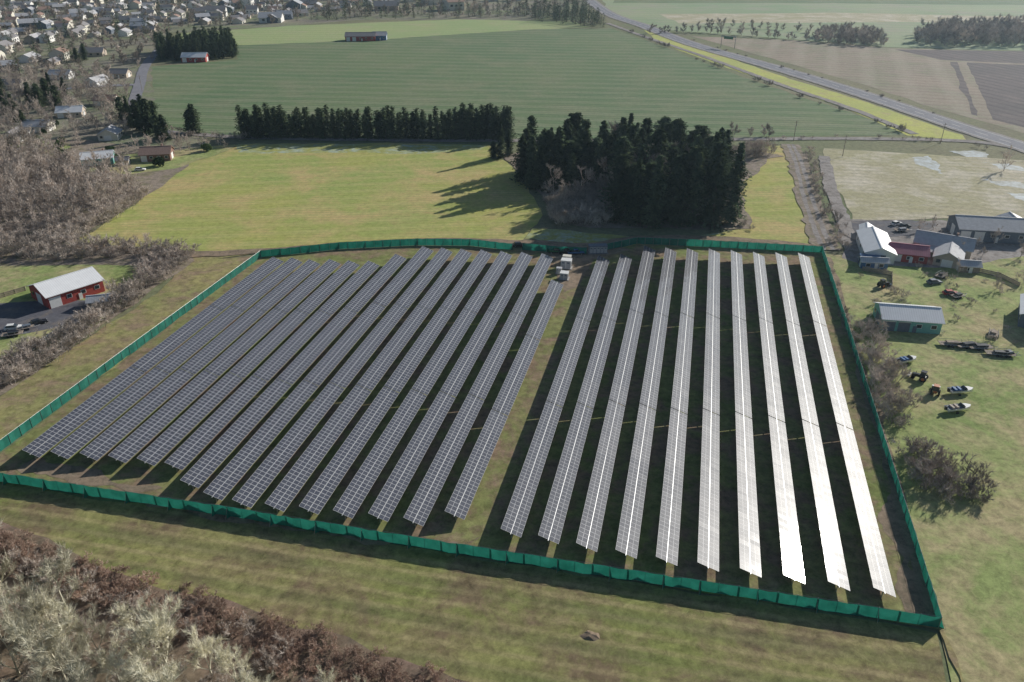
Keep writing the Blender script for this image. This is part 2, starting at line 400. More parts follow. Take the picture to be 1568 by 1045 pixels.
# ------------------------------------------------------------------ perimeter fence
def fence(name,pts,h=2.5):
    par=empty(name,tuple(P(*pts[0])))
    o=P(*pts[0]); cl=MB(); po=MB()
    for a,b_ in zip(pts[:-1],pts[1:]):
        A_=P(*a)-o;B_=P(*b_)-o; L=(B_-A_).length; n=max(1,round(L/3)); d=(B_-A_)/n; dn=d.normalized(); nn=Vector((-dn.y,dn.x,0))
        for i in range(n):
            p=A_+d*i; q=p+d; m=(p+q)/2+nn*rnd.uniform(-.15,.15)
            t=h+rnd.uniform(-.16,.02)
            vs=[p+Vector((0,0,.05)),m+Vector((0,0,.05)),q+Vector((0,0,.05)),q+Vector((0,0,h)),m+Vector((0,0,t)),p+Vector((0,0,h))]
            cl.add(vs,[(0,1,4,5),(1,2,3,4)],'cloth')
            po.tube(p+nn*.06,p+nn*.06+Vector((0,0,h+.12)),.04,.04,'steel',5)
            if i%2==0: cl.add([p-nn*.02+Vector((0,0,.1)),p-nn*.02+dn*.3+Vector((0,0,.1)),p-nn*.02+dn*.22+Vector((0,0,h*.9)),p-nn*.02+Vector((0,0,h*.95))],[(0,1,2,3)],'cloth')
            if i%3==0:
                po.tube(p+nn*.06+Vector((0,0,h-.3)),p-nn*1.1+Vector((0,0,.02)),.03,.03,'steel',4)
                cl.add([p+Vector((0,0,h*.8)),p+dn*.5,p-nn*.9+dn*.1],[(0,1,2)],'cloth')
        po.tube(A_+nn*.06+Vector((0,0,h+.05)),B_+nn*.06+Vector((0,0,h+.05)),.03,.03,'steel',4)
    cl.obj('windscreen_cloth',par); po.obj('fence_posts',par)
fence('green_perimeter_fence',[(785,384),(720,377),(640,376),(520,382),(400,395),(200,543),(0,693),(-50,731),(350,792),(700,849),(1070,906),(1437,963),(1400,842),(1350,680),(1300,520),(1258,388),(1130,381),(1050,377),(975,374),(915,387)])
fence('green_gate_screen',[(800,383),(850,388),(898,390)])

# ------------------------------------------------------------------ vegetation meshes
def fir_mesh(name,seed,h,R,levels=34,nb=9,dens=5,bushy=.7,mat='fir'):
    r=random.Random(seed); b=MB(); b.tube((0,0,0),(0,0,h*.95),h*.012+.1,.04,'bark',6)
    vs=[];fs=[]
    ph=r.uniform(0,6); lean=(r.uniform(-.03,.03),r.uniform(-.03,.03))
    for i in range(levels):
        t=(i+.3)/levels; z=h*(.04+.96*t)
        prof=(1-t)**bushy*min(1,.65+t*3)*(1+.2*math.sin(t*15+ph))
        for k in range(nb if t<.8 else nb-3):
            az=r.uniform(0,2*math.pi)
            lump=.8+.34*math.sin(az*2+ph+t*9)+r.uniform(-.2,.4)
            Lb=max(.35,R*prof*lump); dr=r.uniform(-.35,.05)-.15*(1-t)
            for j in range(dens):
                s=(j+1)/dens*r.uniform(.85,1.1)
                p=Vector((math.cos(az)*Lb*s+lean[0]*z,math.sin(az)*Lb*s+lean[1]*z,z+dr*Lb*s*s+.12*Lb*s+r.uniform(-.5,.5)))
                for q in range(2):
                    sz=(.28+.30*(1-s*.5))*(.5+R*.20)*r.uniform(.6,1.35)
                    d=Vector((math.cos(az)+r.uniform(-.6,.6),math.sin(az)+r.uniform(-.6,.6),r.uniform(-.5,.35))).normalized()
                    sd=d.cross(Vector((r.uniform(-.5,.5),r.uniform(-.5,.5),1))).normalized()
                    c=p+Vector((r.uniform(-.3,.3),r.uniform(-.3,.3),r.uniform(-.3,.3)))*sz
                    o=len(vs); vs+=[c-d*sz*.6,c+sd*sz*.5,c+d*sz,c-sd*sz*.5-Vector((0,0,.15*sz))]
                    fs+=[(o,o+1,o+2),(o,o+2,o+3)]
    b.add(vs,fs,mat)
    o=b.obj(name); me=o.data; bpy.data.objects.remove(o); return me
def bare_mesh(name,seed,h,mat,nl=(8,6,5,6),tw=.05,tf=.25,stems=1,spread=1.0,up=.18):
    r=random.Random(seed); b=MB(); tv=[];tf_=[]
    def rdir(d,ang):
        a=Vector((r.gauss(0,1),r.gauss(0,1),r.gauss(0,1))); a=(a-d*a.dot(d)).normalized()
        x=(d*math.cos(ang)+a*math.sin(ang)); x.z+=up; return x.normalized()
    def grow(p,d,L,rad,lv):
        if lv==len(nl)-1:
            for _ in range(nl[lv]):
                dd=rdir(d,r.uniform(.1,.9)); l=L*r.uniform(.6,1.2)
                s=dd.cross(Vector((r.uniform(-1,1),r.uniform(-1,1),r.uniform(-1,1)))).normalized()*tw*.5
                q=p+d*L*r.uniform(-.3,.4); o=len(tv); tv.extend([q-s,q+s,q+dd*l]); tf_.append((o,o+1,o+2))
            return
        mid=p+d*L*.5; d2=rdir(d,.25); end=mid+d2*L*.5
        b.tube(p,mid,rad,rad*.7,'bt',4 if lv<2 else 3,False); b.tube(mid,end,rad*.7,rad*.3,'bt',4 if lv<2 else 3,False)
        for k in range(nl[lv]):
            t=r.uniform(.3,1.0); q=p.lerp(mid,t*2) if t<.5 else mid.lerp(end,t*2-1)
            grow(q,rdir(d2,r.uniform(.35,.95)*spread),L*r.uniform(.45,.65),max(rad*.42,.015),lv+1)
    M['bt']=M[mat]
    for sidx in range(stems):
        if stems==1:
            base=Vector((0,0,0)); top=Vector((r.uniform(-.04,.04)*h,r.uniform(-.04,.04)*h,h*tf))
            b.tube(base,top,h*.022,h*.016,'bt',6,False)
            grow(top,Vector((r.uniform(-.1,.1),r.uniform(-.1,.1),1)).normalized(),h*.62,h*.014,0)
            for q in range(3):
                a=r.uniform(0,6.28); grow(top,Vector((math.cos(a)*.7,math.sin(a)*.7,.8)).normalized(),h*.42,h*.01,1)
        else:
            a=r.uniform(0,6.28); rr=r.uniform(0,.35)*h*spread
            grow(Vector((math.cos(a)*rr,math.sin(a)*rr,0)),Vector((math.cos(a)*.5,math.sin(a)*.5,1)).normalized(),h*r.uniform(.5,.75),h*.012,1)
    b.add(tv,tf_,'bt')
    o=b.obj(name); me=o.data; bpy.data.objects.remove(o)
    return me
FIR=[fir_mesh('fir_%d'%i,i,30,R,38,12,6,bu) for i,(R,bu) in enumerate(((5.8,.55),(6.8,.42),(5.0,.7),(7.4,.5),(6.2,.35),(7.0,.28)))]
FIRS=[fir_mesh('belt_fir_%d'%i,20+i,15,3.5,22,9,4,.42,'firb') for i in range(4)]
FAR_FIR=[fir_mesh('far_fir_%d'%i,40+i,14,4.0,12,7,2,.5,'firb') for i in range(2)]
BIG=[bare_mesh('bare_big_%d'%i,60+i,11,'twig_pale',(7,6,6,10),.055,.16,1,1.05,.26) for i in range(4)]
WOOD=[bare_mesh('bare_wood_%d'%i,70+i,10,'twig_brown',(6,5,4,6),.10,.12,1,1.0,.25) for i in range(4)]
DARK=[bare_mesh('bare_dark_%d'%i,80+i,10,'twig_dark',(6,5,4,6),.10,.12,1,1.1) for i in range(3)]
SHR=[bare_mesh('shrub_brown_%d'%i,90+i,3.6,'twig_brown',(0,5,4,7),.06,0,7,1.2) for i in range(3)]
SHD=[bare_mesh('shrub_dark_%d'%i,95+i,3.6,'twig_dark',(0,5,4,7),.06,0,7,1.2) for i in range(3)]
BRA=[bare_mesh('bramble_%d'%i,100+i,1.9,'twig_red',(0,5,4,8),.04,0,9,1.5) for i in range(3)]
FAR=[bare_mesh('far_bare_%d'%i,110+i,9,'twig_dark',(6,5,8),.30,.04,1,1.3,.1) for i in range(3)]+[bare_mesh('far_bareb_%d'%i,115+i,9,'twig_brown',(6,5,8),.30,.04,1,1.3,.1) for i in range(2)]
FSH=[bare_mesh('far_shrub_%d'%i,120+i,4,'twig_dark',(0,5,8),.22,0,8,1.3,.1) for i in range(3)]
def leafy(name,seed,h,R,mat):
    r=random.Random(seed); b=MB(); b.tube((0,0,0),(0,0,h*.6),.15,.08,'bark',5); vs=[];fs=[]
    cl=[(Vector((r.uniform(-.6,.6)*R,r.uniform(-.6,.6)*R,h*r.uniform(.3,.8))),R*r.uniform(.3,.5)) for _ in range(12)]
    for c,cr in cl:
        for _ in range(110):
            d=Vector((r.gauss(0,1),r.gauss(0,1),r.gauss(0,1))).normalized(); p=c+d*cr*r.uniform(.75,1.1)
            a=d.cross(Vector((r.random(),r.random(),r.random()))).normalized()*.22; e=(d*.4+a.cross(d)).normalized()*.25
            o=len(vs); vs+=[p-a,p+e,p+a,p-e]; fs.append((o,o+1,o+2,o+3))
    b.add(vs,fs,mat); o=b.obj(name); me=o.data; bpy.data.objects.remove(o); return me
BUSH=[leafy('bush_%d'%i,130+i,3,2,'green_bush') for i in range(2)]

def put(name,me,loc,s=1,par=None,r=rnd,sz=None):
    o=bpy.data.objects.new(name,me); o.location=loc; s2=sz if sz else s*r.uniform(.9,1.1)
    o.scale=(s,s,s2); o.rotation_euler=(r.uniform(-.03,.03),r.uniform(-.03,.03),r.uniform(0,6.28)); return link(o,par)
def inpoly(x,y,poly):
    c=False; j=len(poly)-1
    for i in range(len(poly)):
        xi,yi=poly[i];xj,yj=poly[j]
        if (yi>y)!=(yj>y) and x<(xj-xi)*(y-yi)/(yj-yi)+xi: c=not c
        j=i
    return c
def scatter(poly,sp,seed,clump=0):
    r=random.Random(seed); w=[P2(*p) for p in poly]; xs=[p[0] for p in w]; ys=[p[1] for p in w]; out=[]
    y=min(ys)
    while y<max(ys):
        x=min(xs)
        while x<max(xs):
            a=x+r.uniform(-.5,.5)*sp; b=y+r.uniform(-.5,.5)*sp
            if inpoly(a,b,w) and (not clump or mnoise.noise(Vector((a/30,b/30,seed)))>clump): out.append((a,b))
            x+=sp
        y+=sp
    return out
def mass(name,meshes,poly,sp,smin,smax,seed,clump=0):
    pts=scatter(poly,sp,seed,clump); 
    if not pts: return
    par=empty(name,(pts[0][0],pts[0][1],0)); r=random.Random(seed)
    for i,(x,y) in enumerate(pts):
        put('plant_%d'%i,r.choice(meshes),(x-pts[0][0],y-pts[0][1],0),r.uniform(smin,smax),par,r)
def row(name,meshes,line,sp,width,smin,smax,seed,prob=1):
    w=spline([P2(*p) for p in line],sp); r=random.Random(seed); par=empty(name,(w[0].x,w[0].y,0)); i=0
    for p in w:
        if r.random()>prob: continue
        put('plant_%d'%i,r.choice(meshes),(p.x-w[0].x+r.uniform(-1,1)*width/2,p.y-w[0].y+r.uniform(-1,1)*width/2,0),r.uniform(smin,smax),par,r); i+=1

# fir grove (individual trees)
r=random.Random(5)
for (x,y) in scatter([(800,262),(860,246),(1010,250),(1105,265),(1126,340),(1040,346),(945,342),(935,285),(860,292),(812,288)],6.6,11):
    t=min(1,max(0,(y-275)/80)); hh=(.90*(1-t)+.66*t)*r.uniform(.6,1.16)
    put('fir_tree',r.choice(FIR),(x,y,0),r.uniform(.55,1.05),None,r,hh)
for u,v,h in ((767,243,.53),(757,243,.26),(780,238,.4),(875,292,.5),(890,290,.4),(1118,343,.98),(1090,345,1.0),(1060,345,.88),(975,344,.80),(1000,347,.86),(1035,346,.75),(815,288,.72),(840,290,.80),(800,280,.66)):
    p=P(u,v); put('fir_tree',r.choice(FIR),(p.x,p.y,0),max(.4,h*.9),None,r,h)
mass('bare_trees',DARK,[(900,262),(1010,250),(1105,265),(1126,345),(960,345)],12,1.3,2.0,12)
mass('bare_trees',DARK,[(830,300),(925,296),(930,320),(850,325)],7,.8,1.2,13)
# tree belt
for k,(a,b_) in enumerate((((372,211),(780,214)),((376,207),(778,210)))):
    row('fir_tree_belt',FIRS,[a,((a[0]+b_[0])/2,(a[1]+b_[1])/2),b_],2.7,2,.74,1.03,30+k)
row('fir_tree_belt',FIRS,[(705,212),(778,214)],3,4,.95,1.2,34)
# solitary and clumped conifers on the left
for u,v,h in ((300,205,.5),(292,203,.36),(255,215,.42),(243,212,.5),(230,205,.58),(215,200,.52),(203,195,.54),(190,188,.45),(222,190,.52),(240,200,.5),(75,160,.5),(62,165,.45),(90,168,.45),(48,160,.42),(82,150,.5),(10,175,.45),(25,180,.42),(130,92,.4),(118,95,.34),(100,150,.4),(40,200,.35),(5,150,.4)):
    p=P(u,v); put('fir_tree',r.choice(FIR),(p.x,p.y,0),h*1.25,None,r,h)
mass('fir_windbreak',FIRS,[(245,95),(362,90),(360,76),(330,70),(240,80)],6,.8,1.15,41)
mass('far_fir_grove',FAR_FIR,[(800,30),(920,44),(930,38),(890,14),(800,22)],10,.7,1.3,42)
mass('far_fir_grove',FAR_FIR,[(440,34),(600,30),(790,27),(790,20),(600,22),(440,28)],14,.5,1.0,43)
# brush around the grove
mass('bare_shrub_thicket',SHR,[(835,310),(930,290),(945,345),(850,348)],2.8,.9,1.5,44)
mass('bare_shrub_thicket',SHR,[(1125,238),(1160,228),(1180,236),(1172,244),(1130,246)],4,1.5,2.0,45)
row('bare_hedge',FAR,[(1130,208),(1180,209)],5,4,.6,.9,46)
row('bare_hedge',SHR,[(1138,345),(1150,352)],2,3,.5,.8,47)
# left woodland
mass('bare_woodland',WOOD,[(-80,228),(60,225),(125,265),(190,275),(215,300),(120,360),(30,350),(-80,385)],5.6,.6,1.15,50)
mass('bare_woodland',DARK,[(-80,228),(60,225),(125,265),(200,280),(215,305),(120,362),(0,372),(-80,385)],12,.6,1.1,51)
mass('bare_shrub_thicket',SHR,[(-80,360),(0,355),(110,355),(215,295),(225,305),(130,372),(280,385),(255,398),(-80,402)],3.8,.9,1.6,52)
mass('bare_shrub_thicket',SHR,[(295,388),(280,418),(215,460),(140,520),(60,572),(0,602),(-80,650),(-80,590),(0,560),(60,535),(150,480),(215,425),(250,395)],3.2,.8,1.5,53)
mass('bare_shrub_thicket',SHD,[(295,388),(280,418),(215,460),(140,520),(60,572),(0,602),(-80,650),(-80,590),(0,560),(60,535),(150,480),(215,425),(250,395)],7,.8,1.4,54)
mass('bare_woodland',DARK,[(-100,110),(170,120),(200,150),(205,200),(130,232),(-100,232)],10,.5,1.0,55,-.05)
mass('bare_woodland',WOOD,[(-100,110),(170,120),(200,150),(205,200),(130,232),(-100,232)],9.5,.5,1.0,56,-.08)
mass('bare_woodland',WOOD,[(200,230),(262,215),(350,218),(365,226),(330,232),(250,240),(195,240)],8,.4,.8,57)
mass('garden_bush',BUSH,[(-80,180),(200,200),(360,228),(180,270),(-80,250)],20,.7,1.4,58)
# distant town trees
mass('distant_town_trees',FAR,[(-150,-60),(930,-60),(900,6),(800,28),(560,26),(440,36),(262,46),(235,92),(200,122),(-150,118)],14,.5,1.1,60,-.15)
mass('distant_town_firs',FAR_FIR,[(-150,-60),(930,-60),(900,6),(800,28),(560,26),(440,36),(262,46),(235,92),(200,122),(-150,118)],27,.5,1.25,61,-.1)
# right distance
row('distant_tree_row',FAR,[(1000,52),(1070,50),(1150,56),(1235,62)],6,6,.7,1.1,62)
row('distant_tree_row',FAR,[(1080,40),(1160,44),(1235,50)],7,6,.7,1.0,63)
mass('distant_bare_grove',FAR,[(1245,56),(1290,48),(1345,58),(1355,72),(1300,70),(1250,66)],7,.8,1.3,64)
mass('distant_bare_grove',FAR,[(1395,62),(1430,45),(1568,42),(1680,40),(1680,72),(1568,72),(1420,72)],8,1.0,1.6,65)
row('distant_tree_row',FAR,[(950,-14),(1200,-10),(1600,-8)],12,16,.7,1.4,67,.85)
row('verge_shrubs',FSH,[(955,44),(1010,68),(1100,104),(1200,140),(1300,174),(1390,206)],9,3,.4,1.2,68,.45)
row('verge_shrubs',FSH,[(1000,40),(1100,74),(1200,104),(1350,148),(1568,222)],14,4,.3,.7,69,.4)
row('field_hedge',SHR,[(240,195),(300,210),(370,214)],5,3,.7,1.2,70)
row('roadside_shrubs',SHR,[(1180,216),(1300,210),(1470,222),(1568,246)],5,3,.25,.7,71,.6)
row('roadside_shrubs',SHR,[(1238,232),(1250,290),(1275,340),(1282,380)],3,4,.4,1.1,72,.8)
# right pasture brush
mass('bare_shrub_thicket',SHR,[(1300,500),(1345,500),(1352,540),(1385,600),(1392,660),(1362,672),(1335,600)],3.0,.6,1.4,73)
mass('bare_shrub_thicket',SHD,[(1372,685),(1420,690),(1475,730),(1525,765),(1510,785),(1440,765),(1380,722)],2.4,.7,1.3,74)
row('weedy_hedge',SHD,[(1275,420),(1300,500)],3,2,.3,.6,75,.8)
row('weedy_hedge',SHR,[(1395,690),(1375,650),(1350,560)],3,3,.3,.8,79,.7)
mass('bare_yard_trees',WOOD,[(1300,345),(1450,338),(1580,385),(1560,470),(1450,420),(1420,360)],11,.3,.7,76)
mass('yard_shrubs',SHR,[(1300,400),(1560,420),(1560,540),(1440,520),(1330,470)],8,.25,.7,77)
p=P(1537,262); put('bare_tree',WOOD[1],(p.x,p.y,0),.9,None,r)
# bottom left
mass('lichen_tree_stand',BIG,[(-90,850),(0,865),(60,893),(150,940),(230,975),(300,1010),(360,1050),(420,1150),(-90,1150)],5.6,.65,1.15,80)
mass('lichen_tree_stand',BIG,[(330,1040),(420,1040),(520,1068),(600,1095),(560,1150),(300,1150)],5.2,.45,.7,81)
mass('bramble_thicket',BRA,[(-80,800),(0,808),(120,858),(220,888),(330,918),(480,970),(640,1022),(760,1062),(800,1110),(560,1110),(440,1040),(300,980),(150,925),(0,880),(-80,850)],2.0,.6,1.25,82)
mass('bare_shrub_thicket',SHR,[(-80,830),(60,850),(300,930),(420,990),(560,1050),(300,1110),(-80,1110)],4.5,.5,.9,83)

# ------------------------------------------------------------------ buildings
def building(name,u,v,L,W,hw,hr,yaw,wall,roof,wins=3,door='white',garage=0,lean=None,chim=False):
    p=P(u,v); par=empty(name,(p.x,p.y,0),math.radians(yaw))
    w=MB(); a,b=L/2,W/2
    w.add([(-a,-b,0),(a,-b,0),(a,b,0),(-a,b,0),(-a,-b,hw),(a,-b,hw),(a,b,hw),(-a,b,hw),(-a,0,hw+hr),(a,0,hw+hr)],
          [(0,1,5,4),(2,3,7,6),(1,2,6,9,5),(3,0,4,8,7)],wall); w.obj('walls',par)
    rf=MB(); ov=.5; sl=hr/b
    for s in (-1,1):
        y0,z0_=s*(b+ov),hw-sl*ov+.05; z1=hw+hr+.05
        vs=[(-a-ov,y0,z0_),(a+ov,y0,z0_),(a+ov,0,z1),(-a-ov,0,z1)]
        vs+= [(x,y,z+.18) for x,y,z in vs]
        rf.add(vs,[(0,1,2,3),(4,5,6,7),(0,1,5,4),(1,2,6,5),(3,0,4,7)],roof)
    rf.box((0,0,hw+hr+.25),(L+2*ov,.4,.08),roof)
    if chim: rf.box((L*.2,.8,hw+hr+.2),(.7,.7,1.6),'roofbrown')
    rf.obj('roof',par)
    wn=MB()
    for s in (-1,1):
        for i in range(wins):
            x=-a+L*(i+.5)/wins
            if s==-1 and garage and i<garage: 
                wn.box((x,s*(b+.03),hw*.4),(min(3.2,L/wins*.8),.06,hw*.8),door); 
                wn.box((x,s*(b+.07),hw*.8+.1),(min(3.5,L/wins*.88),.05,.16),'white'); continue
            wn.box((x,s*(b+.03),hw*.58),(1.5,.06,1.2),'white'); wn.box((x,s*(b+.075),hw*.58),(1.25,.04,.95),'glass')
        wn.box((s*(a+.03),0,hw*.42),(.06,min(3.4,W*.4),hw*.84),door)
        wn.box((s*(a+.03),b*.65,hw*.6),(.06,1.2,1.1),'glass')
    wn.box((a*.12,-(b+.09),1.05),(1.0,.08,2.1),door)
    wn.obj('windows_and_doors',par)
    if lean:
        ln=MB(); side,dep=lean
        y0=side*b; y1=side*(b+dep)
        ln.add([(-a*.8,y0,hw*.92),(a*.8,y0,hw*.92),(a*.8,y1,hw*.62),(-a*.8,y1,hw*.62),(-a*.8,y0,hw*.92+.15),(a*.8,y0,hw*.92+.15),(a*.8,y1,hw*.62+.15),(-a*.8,y1,hw*.62+.15)],[(0,1,2,3),(4,5,6,7),(2,3,7,6),(1,2,6,5),(3,0,4,7)],roof)
        for x in (-a*.75,-a*.25,a*.25,a*.75): ln.box((x,y1-side*.2,hw*.3),(.2,.2,hw*.6),'wood')
        ln.obj('lean_to',par)
    return par
building('red_barn',106,452,16,12,3.9,2.2,50,'red','roofwhite',4,'white',1,(1,3))
building('garden_shed',156,468,6,4,2.2,1.0,14,'wood','roofgrey',1)
building('white_roof_house',152,250,13,9,3.2,2.0,20,'teal','roofwhite',3,'white',1,None,True)
building('brown_house',242,244,13,9,3.4,2.4,10,'brownw','roofbrown',4,'white',1,None,True)
building('small_outbuilding',190,252,5,4,2.4,1.1,10,'tan','roofshingle',1)
building('red_farmhouse',300,94,18,10,3.6,2.6,2,'red','roofwhite',4,'white',1)
building('long_farm_building',553,62,26,11,4,2.6,2,'red','roofshingle',5,'white',2)
building('farmhouse',582,61,12,10,4,2.6,2,'blue','lightroofb',3)
building('white_barn',1338,387,20,9,3.6,1.8,76,'white','roofwhite',3,'slate',1)
building('blue_shed',1336,410,8,3.2,2.5,.8,-8,'blue','roofgrey',2)
building('red_roof_house',1388,396,11,8,3.0,1.8,-18,'red','roofpink',3,'white',1)
building('grey_farmhouse',1442,385,17,10,3.4,2.4,-30,'tan','lightroofb',4,'white',1,(-1,4),True)
building('grey_annex',1450,402,10,8,3.0,2.0,60,'tan','lightroofb',2,'white',0)
building('large_farm_barn',1508,362,22,13,4.4,2.6,-10,'slate','lightroofb',5,'white',2,(1,4))
building('barn_annex',1548,356,10,9,3.6,2.0,80,'slate','roofgrey',2,'white',1)
building('teal_workshop',1386,497,15,10,3.6,2.0,-10,'teal','roofwhite',4,'slate',2,(1,3))
building('blue_workshop',1590,492,14,10,4,2.2,60,'slate','roofwhite',3)
building('farm_outbuilding',1480,415,6,4,2.4,1,-10,'wood','roofgrey',1)
building('farm_outbuilding',1325,360,6,4,2.4,1,70,'white','roofwhite',1)
for u,v,w_,rf_,wl in ((20,135,14,'roofshingle','cream'),(60,200,13,'lightroofb','cream'),(150,130,14,'lightroofb','white'),(185,118,12,'roofshingle','tan'),(110,178,13,'roofwhite','tan'),(25,215,14,'roofshingle','white'),(165,160,12,'roofbrown','cream'),(170,212,10,'lightroofb','cream'),(95,120,14,'roofgrey','white')):
    building('suburban_house',u,v,w_,9,3,2.4,rnd.choice((0,12,80,100)),wl,rf_,3,'white',1)
# distant town houses
def house_mesh(i,wall,roof):
    b=MB(); L,W,hw,hr=(rnd.uniform(11,18),rnd.uniform(8,11),rnd.choice((3,3.2,5.4)),rnd.uniform(1.8,3)); a,c=L/2,W/2
    b.add([(-a,-c,0),(a,-c,0),(a,c,0),(-a,c,0),(-a,-c,hw),(a,-c,hw),(a,c,hw),(-a,c,hw),(-a,0,hw+hr),(a,0,hw+hr)],[(0,1,5,4),(2,3,7,6),(1,2,6,9,5),(3,0,4,8,7)],wall)
    for s in (-1,1):
        b.add([(-a-.5,s*(c+.5),hw-.2),(a+.5,s*(c+.5),hw-.2),(a+.5,0,hw+hr+.1),(-a-.5,0,hw+hr+.1)],[(0,1,2,3)],roof)
        for x in (-.6,0,.6): b.box((x*a,s*(c+.05),hw*.55),(1.6,.1,1.2),'glass')
    b.box((a*.5,c+1.5,hw*.4),(5,3,hw*.8),wall)
    o=b.obj('h'); me=o.data; bpy.data.objects.remove(o); return me
HM=[house_mesh(i,w_,r_) for i,(w_,r_) in enumerate([('white','lightroofb'),('cream','roofshingle'),('tan','lightroofb'),('white','roofshingle'),('cream','roofbrown'),('cream','roofshingle'),('tan','roofshingle'),('slate','roofgrey')])]
def town(name,poly,sp,seed,s0,s1,clump=0):
    pts=scatter(poly,sp,seed,clump); par=empty(name,(pts[0][0],pts[0][1],0)); q=random.Random(seed)
    for i,(x,y) in enumerate(pts):
        o=bpy.data.objects.new('house_%d'%i,q.choice(HM)); o.location=(x-pts[0][0],y-pts[0][1],0); o.rotation_euler=(0,0,q.choice((.1,1.67,.1,1.67,.5))+q.uniform(-.05,.05)); s=q.uniform(s0,s1); o.scale=(s,s,s); link(o,par)
town('distant_town',[(-150,-60),(600,-60),(560,8),(430,34),(262,40),(210,60),(-150,75)],25,5,.7,1.1)
town('distant_town',[(600,-60),(900,-60),(880,0),(560,10)],36,6,.8,1.2)
town('distant_industrial_units',[(300,12),(760,0),(800,22),(560,22),(440,40),(330,45)],80,8,1.3,1.8)
town('distant_hamlet',[(-150,75),(180,78),(170,110),(-150,110)],36,9,.8,1.1)

# ------------------------------------------------------------------ vehicles and kit
def wheels(b,xs,w,r,wd=.22):
    for x in xs:
        for s in (-1,1): b.tube((x,s*(w/2-wd),r),(x,s*(w/2+.02),r),r,r,'rubber',14); b.tube((x,s*(w/2+.02),r),(x,s*(w/2+.04),r),r*.55,r*.5,'steel',10)
def car(u,v,yaw,col,name='parked_car'):
    b=MB(); b.prism([(-2.2,.35),(-2.2,.95),(-1.9,1.0),(1.0,.95),(2.1,.8),(2.25,.6),(2.2,.35)],1.8,col)
    b.prism([(-1.9,.97),(-1.5,1.5),(.2,1.52),(1.0,.95)],1.66,'glass',1.36,1.2)
    b.box((-.65,0,1.535),(1.7,1.34,.05),col); wheels(b,(-1.35,1.4),1.8,.34)
    for s in (-1,1): b.box((2.2,s*.6,.68),(.08,.35,.14),'white'); b.box((-2.21,s*.65,.8),(.05,.25,.2),'red')
    p=P(u,v); return b.obj(name,None,(p.x,p.y,0.05),math.radians(yaw))
def pickup(u,v,yaw,col,name='pickup_truck'):
    b=MB(); b.prism([(-2.8,.45),(-2.8,.7),(2.7,.7),(2.7,.45)],1.9,'black')
    b.prism([(.95,.7),(.95,1.15),(2.6,1.05),(2.75,.7)],1.9,col); b.box((-.05,0,.95),(2.0,1.9,.5),col)
    b.prism([(-1.0,1.2),(-.8,1.8),(.5,1.82),(1.2,1.12)],1.75,'glass',1.5,1.5); b.box((-.15,0,1.84),(1.4,1.5,.05),col)
    for s in (-1,1): b.box((-1.93,s*.9,.97),(1.75,.1,.55),col)
    b.box((-2.8,0,.97),(.08,1.9,.55),col); wheels(b,(-1.8,1.75),1.9,.4)
    p=P(u,v); return b.obj(name,None,(p.x,p.y,0.05),math.radians(yaw))
def tractor(u,v,yaw,col):
    b=MB(); b.prism([(0,.8),(0,1.5),(1.9,1.4),(2.0,.7)],.75,col); b.box((-.6,0,1.0),(1.4,.8,.5),col)
    b.prism([(-1.2,1.2),(-1.1,2.4),(.0,2.4),(.15,1.3)],1.2,'glass',1.05,2.0); b.box((-.55,0,2.46),(1.3,1.2,.12),col)
    b.tube((1.1,.15,1.4),(1.1,.15,2.2),.05,.05,'black')
    for s in (-1,1):
        b.tube((-.8,s*.65,.8),(-.8,s*1.05,.8),.8,.8,'rubber',16); b.tube((-.8,s*1.05,.8),(-.8,s*1.08,.8),.4,.4,'orange',10)
        b.tube((1.5,s*.55,.45),(1.5,s*.8,.45),.45,.45,'rubber',14)
    b.box((2.5,0,.5),(.5,1.8,.5),'steel'); b.tube((.8,.45,1.1),(2.4,.45,.5),.06,.06,col); b.tube((.8,-.45,1.1),(2.4,-.45,.5),.06,.06,col)
    p=P(u,v); b.obj('tractor',None,(p.x,p.y,.05),math.radians(yaw))
def boat(u,v,yaw,L=6.5,trim='blue'):
    b=MB(); secs=[(-.5,1.0,.35),(-.2,1.1,.3),(.15,1.05,.3),(.35,.75,.4),(.5,.04,.75)]
    vs=[]
    for t,hw_,kz in secs: x=t*L; vs+=[(x,-hw_,1.35),(x,-hw_*.8,.7+kz*.3),(x,0,kz+.2),(x,hw_*.8,.7+kz*.3),(x,hw_,1.35)]
    fs=[]
    for i in range(4):
        for j in range(4): a=i*5+j; fs.append((a,a+5,a+6,a+1))
    fs.append((0,1,2,3,4)); b.add(vs,fs,'white')
    b.add([(-.5*L,-.9,1.3),(.15*L,-.95,1.3),(.15*L,.95,1.3),(-.5*L,.9,1.3)],[(0,1,2,3)],'slate')
    b.add([(.15*L,-1.0,1.36),(.35*L,-.72,1.4),(.5*L,0,1.42),(.35*L,.72,1.4),(.15*L,1.0,1.36)],[(0,1,2,3,4)],'white')
    b.prism([(.05*L,1.36),(.1*L,1.9),(.13*L,1.9),(.2*L,1.4)],1.5,'glass',1.2,1.6)
    for x in (-.3,-.12): b.box((x*L,0,1.5),(.5,1.5,.35),trim)
    b.box((-.54*L,0,1.3),(.45,.5,.9),'black',.8)
    for s in (-1,1): b.tube((-.5*L,s*.6,.42),(.55*L,0,.42),.05,.05,'steel',4); b.tube((-.15*L,s*1.0,.33),(-.15*L,s*1.2,.33),.33,.33,'rubber',12)
    p=P(u,v); b.obj('boat_on_trailer',None,(p.x,p.y,.03),math.radians(yaw))
boat(1388,556,20,5.5); boat(1470,603,8,6.0); boat(1466,630,12,6.2,'tan')
tractor(1431,603,60,'orange'); tractor(1408,582,140,'black'); tractor(1352,440,20,'black')
for a in ((868,389,10,'black'),(882,390,5,'blue'),(852,388,0,'greenp')): pickup(*a)
